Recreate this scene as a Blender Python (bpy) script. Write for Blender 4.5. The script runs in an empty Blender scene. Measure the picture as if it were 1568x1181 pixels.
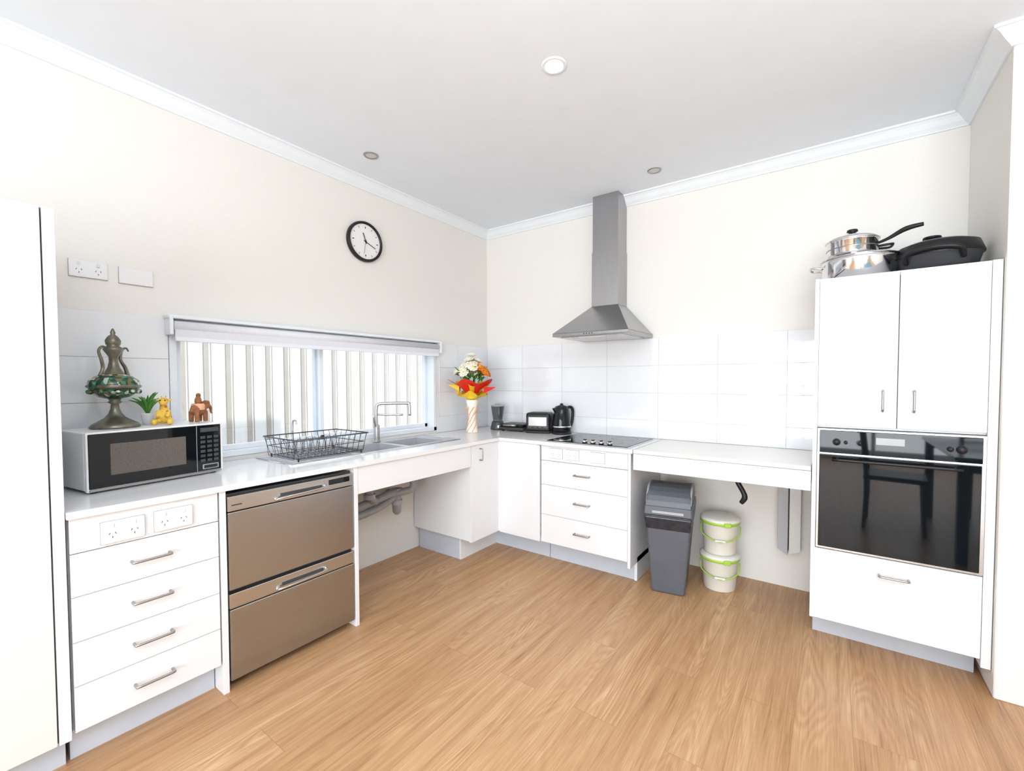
import bpy, bmesh, math, random
from mathutils import Vector, Matrix
random.seed(4)
PI=math.pi
scn=bpy.context.scene
COL=bpy.context.collection

# ------------------------------------------------------------ materials
def mk(name,col,rough=.5,metal=0.,var=.03,scale=8.,bump=0.,coat=0.,stretch=None,emis=None,estr=0,alpha=None,trans=0,spec=None):
    m=bpy.data.materials.new(name); m.use_nodes=True
    nt=m.node_tree; n=nt.nodes; L=nt.links; b=n['Principled BSDF']
    tc=n.new('ShaderNodeTexCoord'); mp=n.new('ShaderNodeMapping')
    if stretch: mp.inputs['Scale'].default_value=stretch
    nz=n.new('ShaderNodeTexNoise'); nz.inputs['Scale'].default_value=scale; nz.inputs['Detail'].default_value=4
    L.new(tc.outputs['Object'],mp.inputs[0]); L.new(mp.outputs[0],nz.inputs['Vector'])
    rp=n.new('ShaderNodeValToRGB')
    c0=[max(0,c*(1-var)) for c in col[:3]]+[1]; c1=[min(1,c*(1+var)) for c in col[:3]]+[1]
    rp.color_ramp.elements[0].color=c0; rp.color_ramp.elements[0].position=.3
    rp.color_ramp.elements[1].color=c1; rp.color_ramp.elements[1].position=.7
    L.new(nz.outputs['Fac'],rp.inputs[0]); L.new(rp.outputs[0],b.inputs['Base Color'])
    b.inputs['Roughness'].default_value=rough; b.inputs['Metallic'].default_value=metal
    b.inputs['Coat Weight'].default_value=coat; b.inputs['Coat Roughness'].default_value=.05
    if spec is not None: b.inputs['Specular IOR Level'].default_value=spec
    if trans: b.inputs['Transmission Weight'].default_value=trans
    if alpha is not None: b.inputs['Alpha'].default_value=alpha
    if emis: b.inputs['Emission Color'].default_value=(*emis,1); b.inputs['Emission Strength'].default_value=estr
    if bump:
        bp=n.new('ShaderNodeBump'); bp.inputs['Strength'].default_value=bump; bp.inputs['Distance'].default_value=.002
        L.new(nz.outputs['Fac'],bp.inputs['Height']); L.new(bp.outputs[0],b.inputs['Normal'])
    return m
M={}
M['wall']=mk('wall_paint',(.84,.82,.775),.7,var=.01,bump=.05,scale=60)
M['ceil']=mk('ceiling_paint',(.83,.885,.95),.8,var=.01)
M['trim']=mk('cornice_paint',(.84,.89,.93),.6,var=.01)
M['cab']=mk('white_laminate',(.80,.80,.805),.28,var=.01)
M['pantry']=mk('pantry_laminate_dimmed',(.76,.74,.70),.3,var=.01)  # warmer, dimmer white laminate: weaker light on the pantry put into its colour
M['cabedge']=mk('laminate_edge',(.72,.72,.71),.4,var=.01)
M['gap']=mk('shadow_gap',(.38,.37,.36),.8)
M['dark']=mk('dark_cavity',(.03,.03,.03),.8)
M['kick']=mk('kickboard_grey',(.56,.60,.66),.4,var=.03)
M['counter']=mk('stone_benchtop',(.80,.80,.80),.16,var=.035,scale=220)
M['bench']=mk('ivory_benchtop',(.82,.79,.73),.25,var=.03,scale=160)
M['steel']=mk('brushed_steel',(.56,.555,.55),.27,1,var=.05,scale=6,stretch=(1,1,60))
M['sinksteel']=mk('sink_steel',(.50,.51,.53),.35,.15,var=.04,scale=20)
M['steelh']=mk('brushed_steel_hood',(.41,.41,.42),.32,1,var=.05,scale=6,stretch=(60,60,1))
M['dw']=mk('dishwasher_steel',(.43,.43,.435),.25,1,var=.04,scale=5,stretch=(1,1,80))
M['chrome']=mk('chrome',(.75,.75,.76),.1,1,var=.02)
M['nickel']=mk('satin_nickel',(.40,.39,.38),.3,1,var=.03)
M['black']=mk('black_plastic',(.012,.012,.014),.35,var=.1,spec=.35)
M['bglass']=mk('black_glass',(.005,.007,.009),.03,var=.05,spec=.36)
M['mwwin']=mk('microwave_window',(.13,.11,.095),.25,var=.2,scale=200,spec=.3)
M['grey']=mk('bin_grey',(.10,.11,.13),.4,var=.06)
M['lgrey']=mk('bracket_grey',(.42,.43,.45),.4,var=.04)
M['dgrey']=mk('dark_grey_plastic',(.05,.052,.058),.35,var=.06)
M['wplas']=mk('white_plastic',(.84,.84,.84),.3,var=.01)
M['cream']=mk('cream_plastic',(.80,.78,.70),.4,var=.02)
M['green']=mk('lime_plastic',(.38,.62,.06),.4,var=.04)
M['pvc']=mk('pvc_pipe',(.34,.34,.34),.35,var=.05)
M['tile']=mk('gloss_tile',(.83,.85,.87),.05,var=.008,scale=3,coat=.4)
M['grout']=mk('grout',(.66,.68,.70),.8)
M['frame']=mk('window_frame_white',(.82,.86,.90),.35,var=.01)
M['blind']=mk('roller_blind_fabric',(.74,.75,.79),.8,var=.02,scale=80)
M['fence']=mk('fence_panel',(.90,.90,.90),.5,var=.02)
M['rib']=mk('fence_rib',(.47,.43,.38),.6,var=.05)
M['ground']=mk('outdoor_ground',(.6,.58,.55),.9,var=.1)
M['clockface']=mk('clock_face',(.86,.86,.86),.4,var=.005)
M['lamp']=mk('downlight_lens',(1,1,1),.5,emis=(1,.84,.60),estr=5)
M['lampoff']=mk('downlight_lens_off',(.6,.6,.6),.3)
M['yellow']=mk('yellow_paper',(.95,.62,.02),.5,var=.06)
M['red']=mk('red_paper',(.80,.02,.015),.45,var=.08)
M['orange']=mk('orange_petal',(.92,.26,.02),.6,var=.15,scale=40)
M['petal']=mk('white_petal',(.92,.88,.76),.6,var=.06,scale=30)
M['leaf']=mk('leaf_green',(.07,.25,.03),.5,var=.3,scale=30)
M['wood']=mk('dark_wood',(.06,.04,.03),.35,var=.3,scale=6,stretch=(10,1,1))
M['teal']=mk('tinted_table_glass',(.10,.22,.26),.1,var=.05)
M['liner']=mk('bin_liner',(.02,.022,.03),.2,var=.4,scale=30,bump=.8)
M['toybrown']=mk('toy_brown',(.30,.12,.04),.6,var=.4,scale=60)
M['fabric']=mk('vase_band',(.90,.42,.25),.35,var=.2,scale=25)
M['clearblk']=mk('smoky_glass',(.22,.24,.26),.05,var=.05,trans=.6)

def glassmat():
    m=bpy.data.materials.new('window_glass'); m.use_nodes=True; n=m.node_tree.nodes; n.clear()
    o=n.new('ShaderNodeOutputMaterial'); mx=n.new('ShaderNodeMixShader'); t=n.new('ShaderNodeBsdfTransparent'); g=n.new('ShaderNodeBsdfGlossy')
    g.inputs['Roughness'].default_value=.02; t.inputs[0].default_value=(.96,.98,1,1); mx.inputs[0].default_value=.04
    L=m.node_tree.links; L.new(t.outputs[0],mx.inputs[1]); L.new(g.outputs[0],mx.inputs[2]); L.new(mx.outputs[0],o.inputs[0]); return m
M['glass']=glassmat()

def spotmat(name,c1,c2,scale,thr,rough=.6,metal=0):
    m=bpy.data.materials.new(name); m.use_nodes=True; nt=m.node_tree; n=nt.nodes; L=nt.links; b=n['Principled BSDF']
    tc=n.new('ShaderNodeTexCoord'); v=n.new('ShaderNodeTexVoronoi'); v.inputs['Scale'].default_value=scale
    L.new(tc.outputs['Object'],v.inputs['Vector']); r=n.new('ShaderNodeValToRGB'); r.color_ramp.interpolation='CONSTANT'
    r.color_ramp.elements[0].color=(*c1,1); r.color_ramp.elements[1].color=(*c2,1); r.color_ramp.elements[1].position=thr
    L.new(v.outputs['Distance'],r.inputs[0]); L.new(r.outputs[0],b.inputs['Base Color']); b.inputs['Roughness'].default_value=rough; b.inputs['Metallic'].default_value=metal
    return m
M['giraffe']=spotmat('giraffe_plush',(.45,.16,.02),(.85,.55,.08),45,.28)
def mosaic():
    m=bpy.data.materials.new('mosaic_bronze'); m.use_nodes=True; nt=m.node_tree; n=nt.nodes; L=nt.links; b=n['Principled BSDF']
    tc=n.new('ShaderNodeTexCoord'); v=n.new('ShaderNodeTexVoronoi'); v.inputs['Scale'].default_value=75
    L.new(tc.outputs['Object'],v.inputs['Vector'])
    sp=n.new('ShaderNodeSeparateColor'); L.new(v.outputs['Color'],sp.inputs[0])
    r=n.new('ShaderNodeValToRGB'); r.color_ramp.interpolation='CONSTANT'
    cs=[(0,(.02,.06,.035)),(.3,(.06,.20,.10)),(.5,(.20,.15,.06)),(.68,(.50,.58,.45)),(.85,(.03,.09,.07))]
    r.color_ramp.elements[0].color=(*cs[0][1],1); r.color_ramp.elements[1].position=cs[1][0]; r.color_ramp.elements[1].color=(*cs[1][1],1)
    for p,c in cs[2:]:
        e=r.color_ramp.elements.new(p); e.color=(*c,1)
    L.new(sp.outputs[0],r.inputs[0]); L.new(r.outputs[0],b.inputs['Base Color']); b.inputs['Roughness'].default_value=.25; b.inputs['Metallic'].default_value=.3
    return m
M['mosaic']=mosaic()
M['bronze']=mk('aged_bronze',(.18,.17,.135),.35,.7,var=.3,scale=40)

def floormat():
    m=bpy.data.materials.new('oak_vinyl_planks'); m.use_nodes=True; nt=m.node_tree; n=nt.nodes; L=nt.links; b=n['Principled BSDF']
    tc=n.new('ShaderNodeTexCoord'); s=n.new('ShaderNodeSeparateXYZ'); L.new(tc.outputs['Object'],s.inputs[0])
    c=n.new('ShaderNodeCombineXYZ'); L.new(s.outputs['Y'],c.inputs['X']); L.new(s.outputs['X'],c.inputs['Y'])
    br=n.new('ShaderNodeTexBrick'); br.offset=.37; br.inputs['Scale'].default_value=1; br.inputs['Brick Width'].default_value=1.22
    br.inputs['Row Height'].default_value=.181; br.inputs['Mortar Size'].default_value=.0008; br.inputs['Mortar Smooth'].default_value=.3
    br.inputs['Color1'].default_value=(0,0,0,1); br.inputs['Color2'].default_value=(1,1,1,1); br.inputs['Mortar'].default_value=(.5,.5,.5,1)
    L.new(c.outputs[0],br.inputs['Vector'])
    sc=n.new('ShaderNodeSeparateColor'); L.new(br.outputs['Color'],sc.inputs[0])
    mu=n.new('ShaderNodeMath'); mu.operation='MULTIPLY'; mu.inputs[1].default_value=37; L.new(sc.outputs[0],mu.inputs[0])
    def comb(sx,sy):
        a=n.new('ShaderNodeMath'); a.operation='MULTIPLY'; a.inputs[1].default_value=sx; L.new(s.outputs['X'],a.inputs[0])
        d=n.new('ShaderNodeMath'); d.operation='MULTIPLY'; d.inputs[1].default_value=sy; L.new(s.outputs['Y'],d.inputs[0])
        q=n.new('ShaderNodeCombineXYZ'); L.new(a.outputs[0],q.inputs[0]); L.new(d.outputs[0],q.inputs[1]); L.new(mu.outputs[0],q.inputs[2]); return q
    def noise(sx,sy,det,ro=.5,dist=0):
        q=comb(sx,sy); x=n.new('ShaderNodeTexNoise'); x.inputs['Scale'].default_value=1; x.inputs['Detail'].default_value=det
        x.inputs['Roughness'].default_value=ro; x.inputs['Distortion'].default_value=dist; L.new(q.outputs[0],x.inputs['Vector']); return x.outputs['Fac']
    n1=noise(6,.7,1.5,.5,.3)
    ms=n.new('ShaderNodeMath'); ms.operation='MULTIPLY'; ms.inputs[1].default_value=170; L.new(n1,ms.inputs[0])
    sn=n.new('ShaderNodeMath'); sn.operation='SINE'; L.new(ms.outputs[0],sn.inputs[0])
    n2=noise(230,6,4,.6); n3=noise(26,1.1,5,.6); n4=noise(5,.9,2)
    def mad(a,k,o):
        x=n.new('ShaderNodeMath'); x.operation='MULTIPLY_ADD'; x.inputs[1].default_value=k; L.new(a,x.inputs[0])
        if isinstance(o,float): x.inputs[2].default_value=o
        else: L.new(o,x.inputs[2])
        return x.outputs[0]
    # growth rings show only in patches of each board
    mr=n.new('ShaderNodeMapRange'); mr.inputs[1].default_value=.45; mr.inputs[2].default_value=.65; mr.inputs[3].default_value=.15; mr.inputs[4].default_value=1
    L.new(n4,mr.inputs[0])
    pm=n.new('ShaderNodeMath'); pm.operation='MULTIPLY'; L.new(sn.outputs[0],pm.inputs[0]); L.new(mr.outputs[0],pm.inputs[1])
    v=mad(pm.outputs[0],.055,.045)
    v=mad(n2,.36,v)
    v=mad(n3,.42,v)
    v=mad(n4,.12,v)
    v=mad(sc.outputs[0],.06,v)
    r=n.new('ShaderNodeValToRGB'); e=r.color_ramp.elements
    e[0].position=.33; e[0].color=(.24,.115,.050,1); e[1].position=.76; e[1].color=(.70,.48,.285,1)
    x=e.new(.45); x.color=(.43,.232,.108,1); x=e.new(.58); x.color=(.55,.325,.165,1)
    L.new(v,r.inputs[0])
    mx=n.new('ShaderNodeMixRGB'); mx.blend_type='MULTIPLY'; mx.inputs[2].default_value=(.6,.55,.5,1)
    L.new(br.outputs['Fac'],mx.inputs[0]); L.new(r.outputs[0],mx.inputs[1]); L.new(mx.outputs[0],b.inputs['Base Color'])
    b.inputs['Roughness'].default_value=.34; b.inputs['Specular IOR Level'].default_value=.4
    bp=n.new('ShaderNodeBump'); bp.inputs['Strength'].default_value=.12; bp.inputs['Distance'].default_value=.001; L.new(n2,bp.inputs['Height']); L.new(bp.outputs[0],b.inputs['Normal'])
    return m
M['floor']=floormat()

# ------------------------------------------------------------ builder
class B:
    def __init__(s,name): s.name=name; s.bm=bmesh.new(); s.mats=[]
    def mi(s,k):
        m=M[k]
        if m not in s.mats: s.mats.append(m)
        return s.mats.index(m)
    def add(s,t,mat,smooth=False,mtx=None):
        if mtx is not None: bmesh.ops.transform(t,matrix=mtx,verts=t.verts)
        i=s.mi(mat)
        for f in t.faces: f.material_index=i; f.smooth=smooth
        me=bpy.data.meshes.new('tmp'); t.to_mesh(me); t.free(); s.bm.from_mesh(me); bpy.data.meshes.remove(me)
    def box(s,a,b,mat,bev=0,seg=2,mtx=None,smooth=False):
        t=bmesh.new(); bmesh.ops.create_cube(t,size=1)
        lo=[min(a[i],b[i]) for i in range(3)]; hi=[max(a[i],b[i]) for i in range(3)]
        for v in t.verts: v.co=Vector([(lo[i]+hi[i])/2+v.co[i]*(hi[i]-lo[i]) for i in range(3)])
        if bev: bmesh.ops.bevel(t,geom=t.edges[:],offset=bev,segments=seg,affect='EDGES',profile=.5)
        s.add(t,mat,smooth,mtx)
    def hexa(s,bot,top,mat,bev=0,caps=True):
        t=bmesh.new(); vb=[t.verts.new(p) for p in bot]; vt=[t.verts.new(p) for p in top]
        for i in range(4): t.faces.new((vb[i],vb[(i+1)%4],vt[(i+1)%4],vt[i]))
        if caps: t.faces.new(vb[::-1]); t.faces.new(vt)
        bmesh.ops.recalc_face_normals(t,faces=t.faces)
        if bev: bmesh.ops.bevel(t,geom=t.edges[:],offset=bev,segments=3,affect='EDGES',profile=.5)
        s.add(t,mat)
    def lathe(s,prof,c,mat,seg=32,mtx=None,sx=1,sy=1,smooth=True):
        t=bmesh.new(); rings=[]
        for r,z in prof:
            if r<1e-5: rings.append([t.verts.new((0,0,z))])
            else: rings.append([t.verts.new((r*sx*math.cos(2*PI*i/seg),r*sy*math.sin(2*PI*i/seg),z)) for i in range(seg)])
        for a,b in zip(rings,rings[1:]):
            for i in range(seg):
                j=(i+1)%seg
                if len(a)==1 and len(b)==1: continue
                if len(a)==1: t.faces.new((a[0],b[i],b[j]))
                elif len(b)==1: t.faces.new((a[i],b[0],a[j]))
                else: t.faces.new((a[i],b[i],b[j],a[j]))
        bmesh.ops.recalc_face_normals(t,faces=t.faces)
        m=Matrix.Translation(c)
        if mtx is not None: m=m@mtx
        s.add(t,mat,smooth,m)
    def cyl(s,c,r,h,mat,seg=28,mtx=None,bev=.0):
        b=min(bev,h/3,r/3) if bev else 0
        p=[(0,0),(r-b,0),(r,b),(r,h-b),(r-b,h),(0,h)] if b else [(0,0),(r,0),(r,h),(0,h)]
        s.lathe(p,c,mat,seg,mtx,smooth=False)
    def ell(s,c,r,mat,mtx=None,seg=16):
        t=bmesh.new(); bmesh.ops.create_uvsphere(t,u_segments=seg,v_segments=max(6,seg//2+2),radius=1)
        for v in t.verts: v.co=Vector((v.co.x*r[0],v.co.y*r[1],v.co.z*r[2]))
        m=Matrix.Translation(c)
        if mtx is not None: m=m@mtx
        s.add(t,mat,True,m)
    def tube(s,pts,r,mat,seg=10,smoothn=0,flat=1):
        P=[Vector(p) for p in pts]
        R=r if isinstance(r,(list,tuple)) else [r]*len(P)
        if smoothn:
            Q=[];RR=[]
            for i in range(len(P)-1):
                p0=P[max(i-1,0)];p1=P[i];p2=P[i+1];p3=P[min(i+2,len(P)-1)]
                for k in range(smoothn):
                    u=k/smoothn
                    Q.append(.5*((2*p1)+(p2-p0)*u+(2*p0-5*p1+4*p2-p3)*u*u+(3*p1-p0-3*p2+p3)*u**3)); RR.append(R[i]*(1-u)+R[i+1]*u)
            Q.append(P[-1]);RR.append(R[-1]);P=Q;R=RR
        t=bmesh.new(); rings=[]; ref=None
        for i,p in enumerate(P):
            d=(P[min(i+1,len(P)-1)]-P[max(i-1,0)]).normalized()
            if ref is None:
                ref=Vector((0,0,1)) if abs(d.z)<.9 else Vector((1,0,0))
            u=(ref-d*ref.dot(d)).normalized(); w=d.cross(u); ref=u
            rings.append([t.verts.new(p+(u*math.cos(2*PI*k/seg)*flat+w*math.sin(2*PI*k/seg))*R[i]) for k in range(seg)])
        for a,b in zip(rings,rings[1:]):
            for k in range(seg): t.faces.new((a[k],a[(k+1)%seg],b[(k+1)%seg],b[k]))
        t.faces.new(rings[0][::-1]); t.faces.new(rings[-1])
        bmesh.ops.recalc_face_normals(t,faces=t.faces); s.add(t,mat,True)
    def done(s,loc=(0,0,0),rot=0,parent=None,mod=None):
        me=bpy.data.meshes.new(s.name); s.bm.to_mesh(me); s.bm.free()
        for m in s.mats: me.materials.append(m)
        o=bpy.data.objects.new(s.name,me); COL.objects.link(o); o.location=loc; o.rotation_euler=(0,0,rot)
        if parent: o.parent=parent
        return o
RX=lambda a:Matrix.Rotation(a,4,'X')
RY=lambda a:Matrix.Rotation(a,4,'Y')
RZ=lambda a:Matrix.Rotation(a,4,'Z')

# ------------------------------------------------------------ room
CZ=2.663; XR=3.19; YN=-.65; YB=-7.0; XE=6.5; ZC=.872
b=B('floor'); b.box((-.12,YB-.1,-.06),(XE,.12,0),'floor'); b.done()
b=B('ceiling'); b.box((-.12,YB-.1,CZ),(XE,.12,CZ+.08),'ceil'); b.done()
WY0,WY1,WZ0,WZ1=-2.425,-.662,.895,1.60
b=B('wall_left')
b.box((-.12,YB,0),(0,WY0,CZ),'wall'); b.box((-.12,WY1,0),(0,.12,CZ),'wall')
b.box((-.12,WY0,0),(0,WY1,WZ0),'wall'); b.box((-.12,WY0,WZ1),(0,WY1,CZ),'wall'); wall_left=b.done()
b=B('wall_back'); b.box((0,0,0),(XR,.12,CZ),'wall'); wall_back=b.done()
b=B('wall_right'); b.box((XR,YN,0),(XE,.12,CZ),'wall',.004,1); b.done()
b=B('wall_side'); b.box((XE,YB,0),(XE+.12,YN,CZ),'wall'); b.done()
b=B('wall_rear')
OX0,OX1,OZ=1.15,5.2,2.25
b.box((-.12,YB-.12,0),(OX0,YB,CZ),'wall'); b.box((OX1,YB-.12,0),(XE+.12,YB,CZ),'wall'); b.box((OX0,YB-.12,OZ),(OX1,YB,CZ),'wall'); b.done()
b=B('window_2')
for x in (OX0,OX0+1.01,OX0+2.02,OX0+3.03,OX1-.05): b.box((x,YB-.09,0),(x+.05,YB-.03,OZ),'frame')
for z in (0,1.15,OZ-.05): b.box((OX0,YB-.088,z),(OX1,YB-.032,z+.05),'frame')
b.done()
prof=[(0,CZ-.067),(.010,CZ-.067),(.014,CZ-.060),(.030,CZ-.045),(.048,CZ-.022),(.060,CZ-.012),(.070,CZ-.010),(.070,CZ),(0,CZ)]
def sweep(name,path,prof,mat):
    b=B(name); t=bmesh.new(); rings=[]
    for (x,y,nx,ny) in path: rings.append([t.verts.new((x+nx*p,y+ny*p,z)) for p,z in prof])
    for a,c in zip(rings,rings[1:]):
        for k in range(len(prof)): t.faces.new((a[k],a[(k+1)%len(prof)],c[(k+1)%len(prof)],c[k]))
    bmesh.ops.recalc_face_normals(t,faces=t.faces); b.add(t,mat); return b.done()
sweep('trim_1',[(0,YB,1,0),(0,0,1,-1),(XR,0,-1,-1),(XR,YN,-1,-1),(XE,YN,0,-1)],prof,'trim')
# tiles (fixed to the walls)
b=B('splashback_tiles')
def tiles_y(x0,x1,off):
    for r in range(4):
        z1=1.605-.2*r; z0=max(z1-.2,ZC)
        x=x0-off
        while x<x1:
            a=max(x,x0); c=min(x+.4,x1)
            if c-a>.01: b.box((a+.0009,-.009,z0+.0009),(c-.0009,-.003,z1-.0009),'tile',.0008,1)
            x+=.4
b.box((.0,-.005,ZC),(2.556,0,1.605),'grout'); tiles_y(.006,2.556,.0); b.done(parent=wall_back)
b=B('splashback_tiles')
def tiles_x(y0,y1,org,ztop=1.605):
    for r in range(4):
        z1=1.605-.2*r; z0=max(z1-.2,ZC)
        y=org
        while y>y0-.4:
            a=max(y-.4,y0); c=min(y,y1)
            if c-a>.01: b.box((.003,a+.0009,z0+.0009),(.009,c-.0009,z1-.0009),'tile',.0008,1)
            y-=.4
for a,c in ((-2.88,WY0-.002),(WY1+.002,-.010)):
    b.box((0,a,ZC),(.005,c,1.605),'grout'); tiles_x(a,c,-.010)
b.done(parent=wall_left)
# window
e=bpy.data.objects.new('window_1',None); COL.objects.link(e)
b=B('window_frame')
def fr(y0,y1,z0,z1,x0,x1,w,mat='frame'):
    b.box((x0,y0,z0),(x1,y0+w,z1),mat,.002,1); b.box((x0,y1-w,z0),(x1,y1,z1),mat,.002,1)
    b.box((x0,y0,z0),(x1,y1,z0+w),mat,.002,1); b.box((x0,y0,z1-w),(x1,y1,z1),mat,.002,1)
fr(WY0,WY1,WZ0,WZ1,-.11,.010,.03)
ym=-1.63
fr(WY0+.03,ym+.02,WZ0+.03,WZ1-.03,-.06,-.03,.028); fr(ym-.02,WY1-.03,WZ0+.03,WZ1-.03,-.095,-.065,.028)
b.done(parent=e)
b=B('window_glass')
b.box((-.048,WY0+.05,WZ0+.05),(-.044,ym,WZ1-.05),'glass'); b.box((-.082,ym,WZ0+.05),(-.078,WY1-.05,WZ1-.05),'glass'); b.done(parent=e)
b=B('roller_blind')
b.box((.010,-2.445,1.598),(.075,-.655,1.615),'frame',.003,1)
b.lathe([(0,0),(.026,0),(.026,1.74),(0,1.74)],(.045,-2.42,1.565),'blind',20,RX(-PI/2))
b.box((.060,-2.415,1.510),(.064,-.685,1.585),'blind'); b.box((.054,-2.415,1.490),(.068,-.685,1.512),'frame',.004,2)
for y in (-2.44,-.675): b.box((.010,y,1.52),(.078,y+.015,1.61),'frame',.002,1)
b.tube([(.05,-.67,1.55),(.05,-.668,1.0)],.002,'wplas',6)
b.done(parent=e)
# outdoor
b=B('metal_fence')
b.box((-1.28,-8,0),(-1.25,3,2.0),'fence')
y=-8
while y<3:
    b.hexa([(-1.25,y,0),(-1.25,y+.040,0),(-1.244,y+.036,0),(-1.244,y+.004,0)],[(-1.25,y,2),(-1.25,y+.040,2),(-1.244,y+.036,2),(-1.244,y+.004,2)],'rib')
    b.hexa([(-1.25,y+.050,0),(-1.25,y+.058,0),(-1.247,y+.057,0),(-1.247,y+.051,0)],[(-1.25,y+.050,2),(-1.25,y+.058,2),(-1.247,y+.057,2),(-1.247,y+.051,2)],'rib')
    y+=.150
b.box((-1.30,-8,2.0),(-1.22,3,2.06),'fence'); b.done()
b=B('ground_outdoor'); b.box((-4,-14,-.2),(-.12,4,-.07),'ground'); b.done()

# ------------------------------------------------------------ cabinet helpers
def handle(b,p0,p1,out,mat='nickel',r=.0048,off=.028):
    p0=Vector(p0);p1=Vector(p1);o=Vector(out)*off; d=(p1-p0).normalized()*.010
    b.tube([p0,p0+o*.8,p0+o+d,p1+o-d,p1+o*.8,p1],r,mat,8,smoothn=3)
def outlet(name,o,ux,n,w=.115,h=.072,switch=2,sockets=2,parent=None):
    ux=Vector(ux); n=Vector(n); uz=Vector((0,0,1)); m=Matrix(((ux.x,n.x,uz.x,o[0]),(ux.y,n.y,uz.y,o[1]),(ux.z,n.z,uz.z,o[2]),(0,0,0,1)))
    b=B(name); b.box((-w/2,0.0003,-h/2),(w/2,.010,h/2),'wplas',.003,2,m)
    b.box((-w/2-.001,0.0003,-h/2-.001),(w/2+.001,.002,h/2+.001),'gap',0,1,m)
    if sockets:
        for sx in (-w/4,w/4):
            b.box((sx-.005,.010,h/2-.022),(sx+.005,.0125,h/2-.008),'cabedge',.001,1,m)
            for dx,dz,a in ((-.008,-.004,.5),(.008,-.004,-.5),(0,-.017,0)):
                b.box((-.0010,.010,-.0035),(.0010,.0108,.0035),'dgrey',0,1,m@Matrix.Translation((sx+dx,0,dz))@RY(a))
    return b.done(parent=parent)
XF=.596
# ------------------------------------------------------------ pantry
PE=-2.886
b=B('tall_pantry_cabinet')
b.box((0.002,-3.95,.112),(XF-.02,PE-.006,1.85),'pantry')
b.box((XF-.018,-3.94,.112),(XF,PE-.033,1.848),'pantry',.0015,1)
b.box((XF-.024,PE-.033,.112),(XF-.018,PE-.027,1.848),'dark')
b.box((.002,PE-.029,.112),(XF+.002,PE,1.85),'cab',.001,1)
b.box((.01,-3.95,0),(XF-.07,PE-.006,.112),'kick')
b.done()
# ------------------------------------------------------------ left drawers
b=B('drawer_base_cabinet')
y0,y1=-2.880,-2.447
b.box((.02,y0,.125),(XF-.022,y1,ZC-.025),'cab'); 
b.box((XF-.024,y0+.001,.13),(XF-.018,y1-.001,ZC-.026),'gap')
b.box((XF-.018,y0+.003,.729),(XF,y1-.002,ZC-.026),'cab',.001,1)
zs=[.727,.582,.43,.281,.127]
for a,c in zip(zs,zs[1:]):
    b.box((XF-.018,y0+.003,c+.001),(XF,y1-.002,a-.001),'cab',.001,1)
    zm=(a+c)/2; handle(b,(XF,-2.722,zm),(XF,-2.612,zm),(1,0,0))
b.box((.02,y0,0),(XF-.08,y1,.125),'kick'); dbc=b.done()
outlet('power_outlet',(XF,-2.743,.777),(0,1,0),(1,0,0),.118,.076,parent=dbc)
outlet('power_outlet',(XF,-2.597,.780),(0,1,0),(1,0,0),.118,.076,parent=dbc)
outlet('power_outlet',(0.0,-2.700,1.780),(0,1,0),(1,0,0),.122,.072)
outlet('blank_wall_plate',(0.0,-2.540,1.777),(0,1,0),(1,0,0),.122,.072,sockets=0)
b=B('dishwasher_end_panel'); b.box((.02,-2.443,0),(XF+.004,-2.421,ZC-.025),'cab',.001,1); b.done()
b=B('dishwasher_end_panel'); b.box((.02,-1.824,0),(XF+.004,-1.802,ZC-.025),'cab',.001,1); b.done()
# ------------------------------------------------------------ dishwasher
b=B('dish_drawer_dishwasher')
y0,y1=-2.418,-1.827
b.box((.03,y0,.04),(XF-.03,y1,.825),'dgrey')
b.box((.05,y0+.01,0),(XF-.06,y1-.01,.04),'dgrey')
for z0,z1 in ((.424,.818),(.040,.408)):
    b.box((XF-.03,y0+.003,z0),(XF+.004,y1-.003,z1-.066),'dw',.004,2)
    b.box((XF-.03,y0+.003,z1-.063),(XF+.002,y1-.003,z1),'steel',.003,2)
    zz=z1-.042
    b.tube([(XF+.004,-2.215,zz-.012),(XF+.022,-2.20,zz-.004),(XF+.026,-2.11,zz),(XF+.022,-2.005,zz+.004),(XF+.004,-1.99,zz+.012)],.008,'chrome',10,smoothn=5,flat=.5)
    b.box((XF-.002,-2.20,zz-.002),(XF+.003,-2.00,zz+.014),'dgrey')
b.box((XF,-1.965,.780),(XF+.0035,-1.850,.806),'bglass',.001,1)
b.box((XF,-2.40,.778),(XF+.003,-2.36,.783),'dgrey')
b.done()
# ------------------------------------------------------------ left worktop with sink holes
bowls=[(-1.645,-1.315),(-1.275,-.965)]; BX0,BX1=.11,.395
b=B('kitchen_benchtop')
z0,z1=ZC-.024,ZC
def slab(x0,y0,x1,y1,m='counter'): b.box((x0,y0,z0),(x1,y1,z1),m)
slab(.01,PE+.002,BX0,-.61); slab(BX1,PE+.002,.612,-.61)
slab(BX0,PE+.002,BX1,bowls[0][0]); slab(BX0,bowls[0][1],BX1,bowls[1][0]); slab(BX0,bowls[1][1],BX1,-.61)
slab(.01,-.61,.612,-.01); slab(.612,-.602,1.64,-.01)
bt=b.done()
b=B('bench_apron'); b.box((XF-.02,-1.800,.700),(XF+.002,-.908,ZC-.026),'cab',.001,1); b.done()
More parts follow.
